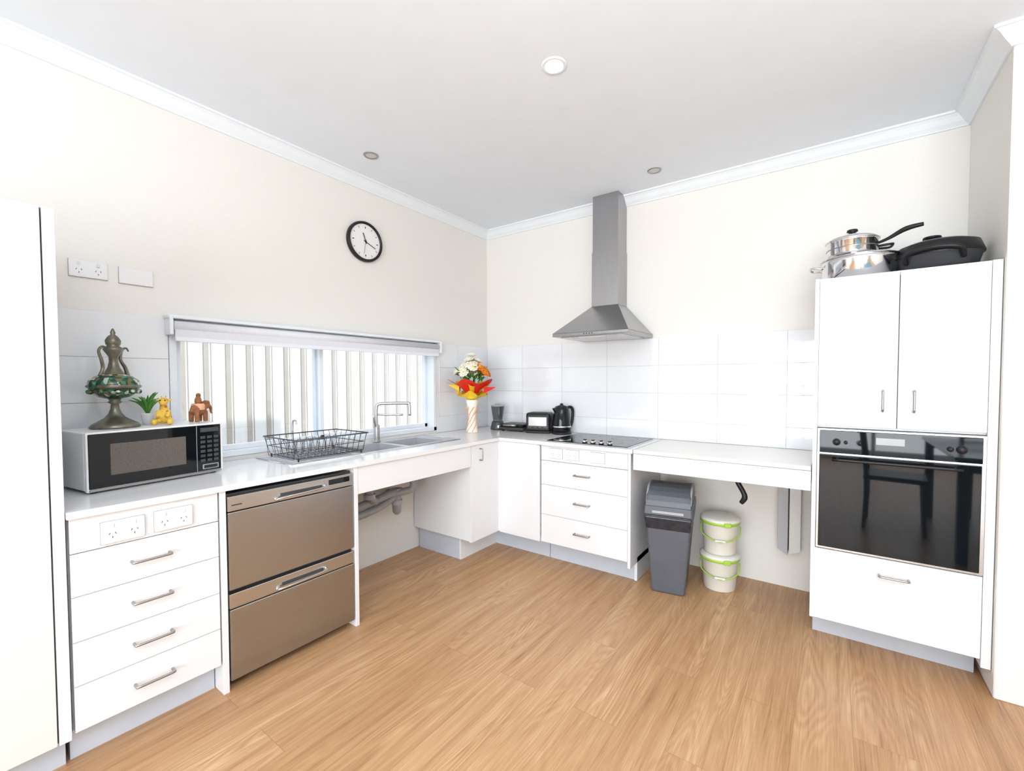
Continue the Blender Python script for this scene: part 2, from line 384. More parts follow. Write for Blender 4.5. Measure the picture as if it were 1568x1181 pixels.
# sink
b=B('double_bowl_sink')
sy0,sy1,sx0,sx1=-2.06,-.84,.055,.435; zs0,zs1=ZC+.0005,ZC+.004
def pl(x0,y0,x1,y1): b.box((x0,y0,zs0),(x1,y1,zs1),'sinksteel')
pl(sx0,sy0,BX0,sy1); pl(BX1,sy0,sx1,sy1); pl(BX0,sy0,BX1,bowls[0][0]); pl(BX0,bowls[0][1],BX1,bowls[1][0]); pl(BX0,bowls[1][1],BX1,sy1)
for (ya,yb) in bowls:
    t=.0015; zb=ZC-.165
    b.box((BX0,ya,zb),(BX0+t,yb,zs1),'sinksteel'); b.box((BX1-t,ya,zb),(BX1,yb,zs1),'sinksteel')
    b.box((BX0,ya,zb),(BX1,ya+t,zs1),'sinksteel'); b.box((BX0,yb-t,zb),(BX1,yb,zs1),'sinksteel'); b.box((BX0,ya,zb-t),(BX1,yb,zb),'sinksteel')
    b.cyl(((BX0+BX1)/2,(ya+yb)/2,zb),.038,.003,'chrome')
for i in range(9): 
    x=.12+.032*i; b.tube([(x,-2.03,zs1),(x,-1.69,zs1)],.003,'sinksteel',8)
for (p,q) in (((sx0,sy0),(sx1,sy0)),((sx1,sy0),(sx1,sy1)),((sx1,sy1),(sx0,sy1)),((sx0,sy1),(sx0,sy0))):
    b.tube([(p[0],p[1],zs0+.002),(q[0],q[1],zs0+.002)],.004,'chrome',8)
b.done()
# tap
b=B('mixer_tap'); tx,ty=.082,-1.295; tz=ZC+.0055
b.cyl((tx,ty,tz),.027,.012,'steel',bev=.003); b.cyl((tx,ty,tz),.020,.12,'steel',bev=.003)
b.tube([(tx,ty,tz+.1),(tx,ty,tz+.235),(tx+.015,ty+.015,tz+.262),(tx+.05,ty+.05,tz+.265),(tx+.14,ty+.14,tz+.265),(tx+.155,ty+.155,tz+.255),(tx+.157,ty+.157,tz+.18)],.011,'steel',14,smoothn=5)
b.tube([(tx,ty,tz+.19),(tx+.05,ty+.06,tz+.185),(tx+.12,ty+.13,tz+.185)],.007,'steel',10,smoothn=3)
b.tube([(tx,ty,tz+.10),(tx+.02,ty-.03,tz+.125),(tx+.03,ty-.045,tz+.19)],.006,'steel',10,smoothn=3)
b.done()
b=B('filter_tap'); tx,ty=.060,-1.86
b.cyl((tx,ty,tz),.012,.03,'steel',bev=.003)
b.tube([(tx,ty,tz+.02),(tx,ty,tz+.17),(tx+.015,ty,tz+.19),(tx+.035,ty,tz+.19),(tx+.04,ty,tz+.17)],.005,'steel',10,smoothn=5); b.done()
# dish rack
b=B('wire_dish_rack')
rx0,rx1,ry0,ry1=.11,.41,-2.03,-1.62; rz=ZC+.0095; w=.0022
def loop(z,g,r=w,m='dgrey'): 
    b.tube([(rx0-g,ry0-g,z),(rx1+g,ry0-g,z),(rx1+g,ry1+g,z),(rx0-g,ry1+g,z),(rx0-g,ry0-g,z)],r,m,6)
loop(rz+.012,-.02); loop(rz+.065,-.005); loop(rz+.115,.012,.0035)
for i in range(12):
    y=ry0+(ry1-ry0)*i/11
    b.tube([(rx0-.012,y,rz+.115),(rx0+.02,y,rz+.012),(rx1-.02,y,rz+.012),(rx1+.012,y,rz+.115)],w*.7,'dgrey',6)
for i in range(7):
    x=rx0+(rx1-rx0)*i/6
    b.tube([(x,ry0-.012,rz+.115),(x,ry0+.02,rz+.010),(x,ry1-.02,rz+.010),(x,ry1+.012,rz+.115)],w*.7,'dgrey',6)
for i in range(8):
    y=ry0+.05+.044*i; b.tube([(rx0+.05,y,rz+.012),(rx0+.06,y,rz+.085),(rx0+.11,y,rz+.085),(rx0+.12,y,rz+.012)],w*.7,'dgrey',6,smoothn=2)
for x in (rx0+.01,rx1-.01):
    for y in (ry0+.02,ry1-.02): b.tube([(x,y,rz),(x,y,rz+.02)],.004,'black',6)
b.done()
# corner base cabinet
b=B('corner_base_cabinet')
b.box((.01,-.904,.170),(XF-.02,-.60,ZC-.026),'cab'); b.box((.01,-.60,.170),(.94,-.01,ZC-.026),'cab')
b.box((XF-.02,-.904,.165),(XF+.002,-.590,ZC-.028),'cab',.001,1)
b.box((.604,-.598,.160),(.960,-.578,ZC-.028),'cab',.0015,1)
b.box((.599,-.592,.17),(.604,-.585,ZC-.03),'gap')
b.box((.02,-.86,0),(.44,-.45,.17),'kick'); b.box((.02,-.45,0),(.96,-.40,.16),'kick')
b.box((.44,-.86,0),(.455,-.45,.168),'cab')
handle(b,(XF+.002,-.815,.735),(XF+.002,-.815,.815),(1,0,0))
b.done()
# cooktop drawers
b=B('cooktop_drawer_cabinet')
x0,x1,YF=.964,1.622,-.58
b.box((x0,YF+.022,.155),(x1,-.01,ZC-.026),'cab'); b.box((x0,YF+.016,.165),(x1-.018,YF+.022,ZC-.03),'gap')
b.box((x1-.016,YF-.002,.12),(x1+.002,-.01,ZC-.026),'cab',.001,1)
zs=[.738,.568,.357,.158]
b.box((x0+.001,YF,.740),(x1-.018,YF+.018,ZC-.028),'cab',.001,1)
for a,c in zip(zs,zs[1:]):
    b.box((x0+.001,YF,c+.001),(x1-.018,YF+.018,a-.001),'cab',.001,1)
    zm=(a+c)/2+.01; handle(b,(1.235,YF,zm),(1.345,YF,zm),(0,-1,0))
b.box((x0,-.45,0),(x1,-.40,.155),'kick'); b.box((x1-.016,-.46,0),(x1+.002,-.02,.155),'cab')
cdc=b.done()
for xx,k in ((1.09,2),(1.215,2),(1.40,2)): outlet('power_outlet',(xx,YF,.795),(1,0,0),(0,-1,0),.10,.068,sockets=(2 if xx<1.3 else 0),parent=cdc)
# cooktop
b=B('ceramic_cooktop')
cx0,cx1,cy0,cy1=1.00,1.60,-.575,-.075
b.box((cx0,cy0,ZC+.0005),(cx1,cy1,ZC+.006),'chrome',.002,1); b.box((cx0+.006,cy0+.006,ZC+.004),(cx1-.006,cy1-.006,ZC+.009),'bglass',.002,1)
for (x,y,r) in ((1.16,-.43,.09),(1.43,-.43,.075),(1.16,-.2,.075),(1.43,-.2,.09)):
    b.lathe([(r,ZC+.0091),(r+.002,ZC+.0093),(r+.004,ZC+.0091)],(x,y,0),'dgrey',40)
for i in range(4): b.cyl((1.28+.06*i,-.525,ZC+.0092),.019,.016,'chrome',bev=.004); b.cyl((1.28+.06*i,-.525,ZC+.025),.013,.006,'black',bev=.002)
b.done()
# height adjustable bench
b=B('wheelchair_access_bench')
b.box((1.645,-.60,ZC-.022),(2.556,-.012,ZC),'bench',.002,1)
b.box((1.645,-.598,.750),(2.556,-.576,ZC-.024),'cab',.001,1)
b.box((1.645,-.575,.78),(1.663,-.02,ZC-.024),'cabedge'); b.box((2.538,-.575,.78),(2.556,-.02,ZC-.024),'cabedge')
b.box((1.664,-.04,.79),(2.537,-.012,ZC-.024),'lgrey'); wab=b.done()
b=B('lift_column')
b.hexa([(2.375,-.10,.27),(2.43,-.10,.235),(2.43,-.001,.235),(2.375,-.001,.27)],[(2.375,-.10,.78),(2.43,-.10,.78),(2.43,-.001,.78),(2.375,-.001,.78)],'lgrey',.003)
b.hexa([(2.435,-.085,.235),(2.495,-.085,.26),(2.495,-.001,.26),(2.435,-.001,.235)],[(2.435,-.085,.78),(2.495,-.085,.78),(2.495,-.001,.78),(2.435,-.001,.78)],'cabedge',.003)
b.done(parent=wab)
b=B('crank_handle')
b.tube([(2.20,-.40,.80),(2.20,-.43,.74),(2.205,-.44,.715),(2.235,-.44,.66),(2.24,-.44,.63),(2.222,-.44,.60)],[.010,.010,.014,.014,.016,.012],'black',10,smoothn=4)
b.tube([(2.175,-.43,.742),(2.215,-.43,.742)],.015,'black',10); b.done(parent=wab)
# ------------------------------------------------------------ oven tower
TX0,TX1,TY=2.560,3.187,-.62
b=B('oven_tower_cabinet')
b.box((TX0,TY,.133),(TX0+.018,-.012,1.784),'cab',.001,1); b.box((TX1-.030,TY,.10),(TX1,-.012,1.784),'cab',.001,1)
b.box((TX0,TY+.01,1.766),(TX1,-.012,1.784),'cab'); b.box((TX0+.018,TY+.022,1.07),(TX1-.03,-.012,1.766),'cab')
b.box((TX0+.018,TY+.022,.133),(TX1-.03,-.012,.484),'cab'); b.box((TX0+.018,-.04,.484),(TX1-.03,-.012,1.07),'dark')
b.box((TX0+.018,TY+.016,.14),(TX1-.03,TY+.022,.484),'gap'); b.box((TX0+.018,TY+.016,1.08),(TX1-.03,TY+.022,1.766),'dark')
xm=2.872
b.box((TX0+.019,TY-.002,1.081),(xm-.0015,TY+.016,1.782),'cab',.0015,1); b.box((xm+.0015,TY-.002,1.081),(TX1-.032,TY+.016,1.782),'cab',.0015,1)
b.box((TX0+.004,TY-.002,.136),(TX1-.032,TY+.016,.482),'cab',.0015,1)
handle(b,(2.820,TY-.002,1.158),(2.820,TY-.002,1.250),(0,-1,0)); handle(b,(2.926,TY-.002,1.158),(2.926,TY-.002,1.250),(0,-1,0))
handle(b,(2.822,TY-.002,.408),(2.925,TY-.002,.408),(0,-1,0))
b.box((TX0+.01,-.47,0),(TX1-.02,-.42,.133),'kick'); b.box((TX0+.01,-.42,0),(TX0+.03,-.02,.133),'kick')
b.done()
b=B('wall_oven')
ox0,ox1,oz0,oz1=TX0+.019,TX1-.031,.487,1.068
b.box((ox0+.004,TY+.02,oz0+.004),(ox1-.004,-.06,oz1-.004),'dgrey')
b.box((ox0,TY-.008,oz0),(ox1,TY+.02,oz1),'steel',.002,1)
b.box((ox0+.010,TY-.014,.952),(ox1-.012,TY-.006,oz1-.008),'bglass',.002,1)
b.box((ox0+.010,TY-.026,oz0+.014),(ox1-.016,TY-.006,.946),'bglass',.003,2)
b.box((2.80,TY-.0155,1.004),(2.90,TY-.0138,1.036),'lgrey',.001,1)
for x,r in ((2.655,.015),(2.69,.007),(3.045,.010),(3.08,.016)): b.lathe([(0,0),(r,0),(r*.9,.018),(0,.018)],(x,TY-.014,1.006),'black',24,RX(PI/2)); b.lathe([(r+.001,0),(r+.002,.0012),(r+.001,.002)],(x,TY-.014,1.006),'nickel',24,RX(PI/2))
handle(b,(2.66,TY-.02,.925),(3.06,TY-.02,.925),(0,-1,0),'black',.007,.026)
b.done()
# ------------------------------------------------------------ range hood
b=B('range_hood')
hx0,hx1,hy=1.000,1.565,-.485; hz=1.607; c0,c1,cy=1.152,1.362,-.168
b.box((hx0,hy,hz),(hx1,-.011,hz+.022),'steelh',.002,1)
b.hexa([(hx0,hy,hz+.022),(hx1,hy,hz+.022),(hx1,-.011,hz+.022),(hx0,-.011,hz+.022)],[(c0,cy,1.85),(c1,cy,1.85),(c1,-.011,1.85),(c0,-.011,1.85)],'steelh')
b.box((c0,cy,1.85),(c1,-.003,2.25),'steelh',.001,1); b.box((c0+.004,cy+.004,2.25),(c1-.004,-.003,CZ-.001),'steelh',.001,1)
b.box((hx0+.05,hy+.04,hz-.006),(hx1-.05,-.05,hz),'steel'); b.box((1.18,hy+.05,hz-.008),(1.38,hy+.09,hz-.005),'wplas')
for x in (1.14,1.42): b.cyl((x,-.40,hz-.010),.028,.004,'lampoff')
for i in range(4): b.lathe([(0,0),(.004,0),(.004,.003),(0,.003)],(1.25+.02*i,hy,hz+.011),'dgrey',10,RX(PI/2))
b.done()
# ------------------------------------------------------------ clock
b=B('wall_clock'); c=(0.001,-1.322,2.246); Q=RY(PI/2)
b.lathe([(0,0),(.134,0),(.136,.012),(.133,.028),(.128,.032),(.120,.028),(.116,.018),(0,.018)],c,'black',56,Q)
b.cyl((.0195,c[1],c[2]),.1165,.0015,'clockface',56,Q)
for k in range(12):
    a=k*PI/6; L0=.100 if k%3 else .094
    b.box((.021,-.0016 if k%3 else -.003,L0-.006),(.022,.0016 if k%3 else .003,L0+.006),'black',0,1,Matrix.Translation((0,c[1],c[2]))@RX(a))
for k in range(60):
    b.box((.021,-.0005,.109),(.0215,.0005,.112),'black',0,1,Matrix.Translation((0,c[1],c[2]))@RX(k*PI/30))
def hnd(ang,l,w,x):
    b.box((x,-w,-.015),(x+.0012,w,l),'black',0,1,Matrix.Translation((0,c[1],c[2]))@RX(-ang))
hnd(math.radians(112),.085,.0022,.023); hnd(math.radians(-20),.058,.0028,.0245); hnd(math.radians(190),.085,.0008,.026)
b.cyl((.023,c[1],c[2]),.006,.005,'black',16,Q); b.done()
# ------------------------------------------------------------ downlights
for i,(x,y,on) in enumerate(((1.626,-1.513,1),(.33,-1.497,0),(1.668,-.312,0))):
    b=B('recessed_downlight'); r=.052 if on else .042
    b.lathe([(r*.72,-.001),(r*.78,-.004),(r,-.004),(r+.003,-.001),(r+.003,.0),(r*.72,0)],(x,y,CZ-.0005),'trim' if on else 'nickel',36)
    b.cyl((x,y,CZ-.0025),r*.72,.002,'lamp' if on else 'lampoff',30); b.done()
# ------------------------------------------------------------ microwave
ang=math.radians(8.6)
b=B('microwave_oven'); W,D,Hh=.485,.265,.232
b.box((-D,0,.010),(-.018,W,Hh),'wplas',.006,2)
b.box((-.018,0,.006),(0,W,Hh+.001),'wplas',.004,2)
b.box((-.004,.006,.018),(.003,W-.010,Hh-.006),'bglass',.002,1)
b.box((.0025,.070,.062),(.0045,.330,Hh-.048),'mwwin',.001,1)
b.box((.002,.372,.020),(.0045,.3735,Hh-.008),'lgrey')
for r in range(6):
    for k in range(3): b.box((.003,.388+.028*k,.060+.021*r),(.0045,.408+.028*k,.072+.021*r),'dgrey',.001,1)
b.box((.003,.388,.195),(.0045,.465,.214),'dgrey'); b.box((.003,.395,.026),(.0055,.462,.048),'lgrey',.002,1); b.box((.0045,.399,.029),(.006,.458,.045),'black',.002,1)
b.box((-.002,.006,.008),(.004,W-.008,.017),'nickel',.002,1)
for x in (-.03,-D+.03):
    for y in (.03,W-.03): b.cyl((x,y,0),.012,.012,'black',12)
b.done((.362,-2.79,ZC+.0005),ang)
MT=ZC+.0005+Hh+.001
# ewer
b=B('mosaic_ewer')
pr=[(0,0),(.080,0),(.082,.006),(.074,.016),(.055,.028),(.034,.042),(.022,.058),(.015,.078),(.013,.098),(.024,.106),(.017,.112),(.022,.120)]
b.lathe(pr,(0,0,0),'bronze',36)
b.lathe([(.022,.120),(.050,.128),(.074,.148),(.084,.172),(.080,.196),(.060,.214),(.036,.222)],(0,0,0),'mosaic',36)
b.lathe([(.085,.166),(.0885,.172),(.085,.178)],(0,0,0),'bronze',36)
b.lathe([(.036,.222),(.030,.232),(.020,.25),(.015,.275),(.016,.295),(.026,.312),(.034,.325),(.030,.333),(.020,.340),(.024,.348),(.026,.362),(.018,.378),(.007,.388),(.009,.396),(.003,.412),(0,.414)],(0,0,0),'bronze',28)
b.tube([(0,.060,.215),(0,.050,.25),(0,.030,.285),(0,.038,.325),(0,.056,.335),(0,.066,.322)],[.009,.007,.006,.005,.004,.003],'bronze',10,smoothn=5)
b.tube([(0,-.060,.215),(0,-.046,.245),(0,-.050,.28),(0,-.060,.315),(0,-.045,.335),(0,-.025,.325)],[.006,.006,.006,.005,.005,.004],'bronze',10,smoothn=5)
for k in range(10):
    a=k*2*PI/10; b.ell((.079*math.cos(a),.079*math.sin(a),.150),(.010,.010,.010),'mosaic',seg=10)
for sgn in (-1,1): b.ell((0,sgn*.088,.178),(.014,.012,.022),'mosaic',seg=12)
b.done((.180,-2.665,MT),.55)
def remesh(o,v=.0035):
    m=o.modifiers.new('r','REMESH'); m.mode='VOXEL'; m.voxel_size=v; m.use_smooth_shade=True
    m=o.modifiers.new('s','SMOOTH'); m.iterations=3
e=bpy.data.objects.new('plush_giraffe',None); COL.objects.link(e); e.location=(.18,-2.500,MT+.001); e.rotation_euler=(0,0,-.45)
b=B('plush_body')
b.ell((0,0,.036),(.026,.028,.036),'giraffe'); b.ell((0,0,.070),(.015,.016,.028),'giraffe'); b.ell((.006,0,.100),(.020,.017,.018),'giraffe'); b.ell((.024,0,.094),(.015,.012,.010),'giraffe')
for s in (-1,1):
    b.tube([(.0,s*.018,.02),(.022,s*.026,.012),(.046,s*.027,.011)],[.014,.012,.012],'giraffe',10); b.ell((.048,s*.027,.013),(.009,.011,.013),'giraffe')
    b.tube([(.008,s*.018,.058),(.026,s*.020,.044),(.034,s*.014,.034)],[.009,.008,.009],'giraffe',10)
    b.ell((-.004,s*.021,.108),(.004,.010,.006),'giraffe'); b.tube([(0,s*.007,.112),(-.001,s*.008,.128)],[.003,.004],'giraffe',8)
o=b.done(parent=e); remesh(o)
b=B('plush_eyes')
for s in (-1,1): b.ell((.022,s*.009,.107),(.003,.003,.003),'black',seg=8)
b.done(parent=e)
e=bpy.data.objects.new('elephant_figurine',None); COL.objects.link(e); e.location=(.17,-2.365,MT+.001); e.rotation_euler=(0,0,.5)
b=B('elephant_body')
b.ell((0,0,.058),(.026,.040,.028),'toybrown'); b.ell((0,.042,.078),(.019,.020,.022),'toybrown')
b.tube([(0,.058,.078),(0,.072,.060),(0,.074,.040),(0,.082,.034)],[.009,.007,.005,.004],'toybrown',10,smoothn=4)
for sx in (-1,1):
    for yy in (-.024,.024): b.tube([(sx*.014,yy,.05),(sx*.015,yy,.0)],[.011,.010],'toybrown',12)
    b.ell((sx*.020,.034,.082),(.004,.014,.018),'toybrown')
b.tube([(0,-.038,.066),(0,-.046,.045)],[.003,.002],'toybrown',8)
b.ell((0,0,.098),(.015,.015,.022),'toybrown'); b.ell((0,.002,.124),(.011,.011,.012),'toybrown')
o=b.done(parent=e); remesh(o,.003)
b=B('saddle_cloth'); b.lathe([(.030,0),(.031,.022),(.026,.030)],(0,-.002,.056),'fabric',24,sy=.75); b.done(parent=e)
b=B('potted_succulent'); 
b.lathe([(0,0),(.020,0),(.025,.045),(.027,.05),(.023,.05),(.022,.042),(0,.042)],(0,0,0),'wplas',24)
for k in range(18):
    a=k*2.4; L=.05+.03*random.random(); el=.6+.7*random.random()
    dx,dy,dz=math.cos(a)*math.cos(el)*L,math.sin(a)*math.cos(el)*L,math.sin(el)*L
    b.tube([(0,0,.042),(dx*.5,dy*.5,.066+dz*.65),(dx*1.3,dy*1.3,.072+dz)],[.003,.006,.0008],'leaf',6,smoothn=3)
b.done((.115,-2.540,MT))
b=B('power_cord'); b.tube([(.05,-2.85,1.02),(.09,-2.855,1.0),(.10,-2.858,.95),(.12,-2.858,.90),(.15,-2.850,.877)],.004,'black',8,smoothn=5); b.box((.012,-2.87,1.0),(.05,-2.83,1.04),'black',.005,2); b.done()
# ------------------------------------------------------------ flowers
b=B('flower_bouquet_vase'); 
b.lathe([(0,0),(.050,0),(.052,.01),(.040,.05),(.030,.10),(.032,.16),(.042,.22),(.052,.27),(.050,.27),(.040,.22),(0,.215)],(0,0,0),'petal',32)
for i in range(7):
    a0=i*.9
    b.tube([((.0515-.02*math.sin(t*PI))*math.cos(a0+t*3),(.0515-.02*math.sin(t*PI))*math.sin(a0+t*3),.01+.2*t) for t in [k/10 for k in range(11)]],.004,'fabric',6)
def paper(mat,r0,r1,z0,z1,amp,ph,n=9):
    t=bmesh.new(); N=72; prev=None
    for j in range(6):
        u=j/5; ring=[]
        for i in range(N):
            a=2*PI*i/N; w=1+amp*u*math.sin(n*a+ph)+amp*.6*u*math.sin(3*a+ph*2)
            r=(r0+(r1-r0)*u**1.4)*w; z=z0+(z1-z0)*u+.02*u*math.sin(5*a+ph)
            ring.append(t.verts.new((r*math.cos(a),r*math.sin(a),z)))
        if prev:
            for i in range(N): t.faces.new((prev[i],prev[(i+1)%N],ring[(i+1)%N],ring[i]))
        prev=ring
    b.add(t,mat,True)
paper('yellow',.045,.125,.275,.325,.16,.3,7); paper('red',.055,.172,.325,.420,.10,1.2,5); paper('yellow',.04,.12,.30,.40,.15,2.2,8)
for d,z in (((-.80,-.60),.39),((.82,.57),.37)):
    dx,dy=d; px,py=-dy,dx
    b.hexa([(dx*.10-px*.05,dy*.10-py*.05,z-.05),(dx*.10+px*.05,dy*.10+py*.05,z-.05),(dx*.19+px*.006,dy*.19+py*.006,z-.002),(dx*.19-px*.006,dy*.19-py*.006,z-.002)],
           [(dx*.10-px*.05,dy*.10-py*.05,z+.0),(dx*.10+px*.05,dy*.10+py*.05,z+.0),(dx*.19+px*.006,dy*.19+py*.006,z+.004),(dx*.19-px*.006,dy*.19-py*.006,z+.004)],'yellow' if dx<0 else 'red')
def flower(p,r,mat,cm):
    n=Vector((p[0]*1.2,p[1]*1.2,.12)).normalized(); q=n.to_track_quat('Z','Y').to_matrix().to_4x4()
    for ring,(k,tl,s) in enumerate(((9,.35,1.),(7,.8,.75),(5,1.15,.5))):
        for i in range(k):
            b.ell(p,(r*.5*s,r*.26,r*.09),mat,q@RZ(2*PI*i/k+ring*.3)@Matrix.Translation((r*.42*s,0,r*.1*ring))@RY(-tl),seg=8)
    b.ell(tuple(Vector(p)+n*r*.2),(r*.22,)*3,cm,seg=8)
fl=[]
for k in range(26):
    a=k*2.39996; rr=.135*math.sqrt(k/26); z=.615-rr*.95+random.uniform(-.02,.02)
    fl.append((rr*math.cos(a),rr*math.sin(a),z))
for k,p in enumerate(fl):
    m='orange' if (p[0]*.82+p[1]*.57>.03 and p[2]<.565) or (p[2]<.50 and k%3==0) else 'petal'
    flower(p,.052,m,'yellow')
for k in range(44):
    a=k*1.7; rr=random.uniform(.05,.130); z=random.uniform(.43,.53)
    b.ell((rr*math.cos(a),rr*math.sin(a),z),(.028,.012,.004),'leaf',RZ(a)@RY(-.6),seg=8)
for k in range(12): 
    a=k*.52; b.tube([(0,0,.22),(.05*math.cos(a),.05*math.sin(a),.36),(.1*math.cos(a),.1*math.sin(a),.46)],.003,'leaf',6)
b.done((.225,-.470,ZC+.0005),0)
b=B('electric_blender')
b.lathe([(0,0),(.062,0),(.064,.01),(.052,.06),(.045,.075),(0,.075)],(0,0,0),'dgrey',28)
b.lathe([(.040,.075),(.042,.09),(.058,.20),(.060,.205),(.056,.205),(.040,.092),(0,.09)],(0,0,0),'clearblk',28)
b.lathe([(0,.225),(.02,.225),(.022,.212),(.058,.210),(.060,.202),(0,.202)],(0,0,0),'lgrey',28)
b.tube([(.055,0,.19),(.09,0,.185),(.095,0,.13),(.05,0,.11)],.007,'clearblk',8,smoothn=4)
b.cyl((.055,0,.03),.012,.012,'chrome',16,RY(PI/2)); b.done((.255,-.17,ZC+.0005),-.8)
b=B('sandwich_press')
b.box((-.11,-.09,.008),(.11,.09,.035),'dgrey',.012,3); b.box((-.108,-.088,.038),(.108,.088,.062),'black',.012,3)
b.tube([(-.05,-.088,.05),(-.05,-.125,.055),(.05,-.125,.055),(.05,-.088,.05)],.008,'nickel',8,smoothn=3)
for x in(-.09,.09):
    for y in (-.07,.07): b.cyl((x,y,0),.01,.01,'black',10)
b.done((.440,-.15,ZC+.0005),.1)
b=B('toaster')
b.box((-.10,-.075,.012),(.10,.075,.165),'black',.02,4); b.box((-.088,-.0765,.035),(.088,.0765,.14),'dgrey',.008,2)
for y in (-.025,.025): b.box((-.07,y-.012,.160),(.07,y+.012,.1665),'black',.002,1)
b.box((-.101,-.075,.0),(.101,.075,.02),'black',.006,2); b.box((.098,-.012,.10),(.12,.012,.115),'black',.004,2)
b.box((-.075,-.0772,.06),(.075,-.0762,.13),'nickel',.001,1)
for k in (-.04,.0,.04): b.cyl((k,-.0765,.045),.008,.006,'black',12,RX(PI/2))
b.done((.680,-.15,ZC+.0005),.3)
b=B('electric_kettle')
b.lathe([(0,0),(.078,0),(.080,.012),(.074,.02),(0,.02)],(0,0,0),'black',32)
b.lathe([(.072,.022),(.076,.03),(.074,.08),(.064,.16),(.056,.20),(.054,.205),(0,.215)],(0,0,0),'bglass',32)
b.lathe([(.0755,.055),(.0775,.06),(.0755,.065)],(0,0,0),'chrome',32)
b.lathe([(.054,.205),(.05,.218),(.02,.228),(.012,.232),(.012,.242),(0,.244)],(0,0,0),'black',28)
b.tube([(.052,0,.208),(.090,0,.210),(.108,0,.18),(.104,0,.11),(.09,0,.06),(.074,0,.05)],[.012,.012,.012,.011,.010,.010],'black',10,smoothn=5)
b.hexa([(-.055,-.018,.17),(-.055,.018,.17),(-.05,.018,.205),(-.05,-.018,.205)],[(-.085,-.008,.205),(-.085,.008,.205),(-.055,.016,.212),(-.055,-.016,.212)],'bglass')
b.done((.875,-.135,ZC+.0005),1.1)
# ------------------------------------------------------------ cookware on tower
ZT=1.7845
b=B('saute_pan'); 
b.lathe([(0,0),(.140,0),(.152,.012),(.155,.10),(.162,.118),(.158,.118),(.150,.10),(.142,.012),(0,.010)],(0,0,0),'chrome',48)
b.lathe([(.157,.118),(.164,.120),(.164,.124),(.10,.136),(0,.142)],(0,0,0),'chrome',48)
b.tube([(-.147,.05,.09),(-.20,.06,.10),(-.20,-.02,.10),(-.152,-.03,.09)],.006,'chrome',8,smoothn=4)
b.done((2.735,-.37,ZT))
b=B('steamer_pot')
b.lathe([(0,0),(.100,0),(.106,.008),(.107,.065),(.112,.070),(.107,.072),(.10,.065),(0,.01)],(0,0,0),'chrome',44)
b.lathe([(.1075,.03),(.1095,.033),(.1075,.036)],(0,0,0),'nickel',44)
b.lathe([(.112,.071),(.114,.075),(.095,.090),(.05,.104),(0,.108)],(0,0,0),'chrome',44)
b.lathe([(0,.107),(.010,.107),(.010,.116),(.024,.124),(.022,.133),(0,.136)],(0,0,0),'black',24)
b.tube([(.10,-.02,.045),(.14,-.045,.055),(.20,-.07,.082),(.26,-.085,.088)],[.006,.008,.012,.009],'black',10,smoothn=4)
b.tube([(.10,.03,.03),(.15,.04,.03),(.16,0,.035),(.15,-.03,.03),(.104,-.02,.03)],.006,'black',8,smoothn=4)
b.done((2.705,-.37,ZT+.1425))
b=B('electric_frypan')
S=dict(sx=.80,sy=.72)
b.lathe([(0,0.01),(.12,.01),(.17,.03),(.185,.075),(.192,.080)],(0,0,0),'dgrey',48,**S)
b.lathe([(.194,.080),(.196,.088),(.190,.100),(.175,.134),(.12,.150),(0,.156)],(0,0,0),'black',48,**S)
b.lathe([(0,.155),(.012,.155),(.012,.166),(.034,.170),(.032,.178),(0,.180)],(-.02,0,0),'black',24)
b.tube([(-.095,-.100,.05),(-.085,-.145,.085),(0,-.158,.098),(.085,-.145,.085),(.095,-.100,.05)],.010,'black',10,smoothn=5)
b.tube([(-.095,.100,.05),(-.085,.145,.085),(.085,.145,.085),(.095,.100,.05)],.010,'black',10,smoothn=4)
for x in (-.1,.1):
    for y in (-.06,.06): b.cyl((x,y,0),.012,.02,'black',10)
b.done((3.022,-.40,ZT),-.25)
# ------------------------------------------------------------ bins
b=B('swing_top_rubbish_bin')
def rr(hx,hy,z): return [(-hx,-hy,z),(hx,-hy,z),(hx,hy,z),(-hx,hy,z)]
b.hexa(rr(.095,.14,0),rr(.130,.175,.47),'grey',.012)
b.hexa(rr(.134,.179,.465),rr(.134,.179,.485),'liner',.004)
b.hexa(rr(.128,.173,.40),rr(.136,.181,.475),'liner',.006)
b.hexa(rr(.138,.183,.485),rr(.135,.180,.540),'grey',.008)
b.box((-.09,-.1845,.500),(.09,-.1815,.515),'lgrey',.001,1)
t=bmesh.new(); N=12; rings=[]
for k in range(N+1):
    a=PI*k/N; y=-.170*math.cos(a); z=.54+.115*math.sin(a)
    rings.append([t.verts.new((x,y,z)) for x in (-.128,-.118,.118,.128)])
    rings[-1][0].co.z-=.012*math.sin(a); rings[-1][3].co.z-=.012*math.sin(a)
for a,c in zip(rings,rings[1:]):
    for k in range(3): t.faces.new((a[k],a[k+1],c[k+1],c[k]))
t.faces.new([r[0] for r in rings]); t.faces.new([r[3] for r in rings][::-1])
bmesh.ops.recalc_face_normals(t,faces=t.faces); b.add(t,'grey')
b.tube([(-.126,-.16,.56),(-.126,-.08,.64),(-.126,.08,.64),(-.126,.16,.56)],.006,'lgrey',8,smoothn=4); b.tube([(.126,-.16,.56),(.126,-.08,.64),(.126,.08,.64),(.126,.16,.56)],.006,'lgrey',8,smoothn=4)
b.done((1.815,-.385,0),math.radians(10))
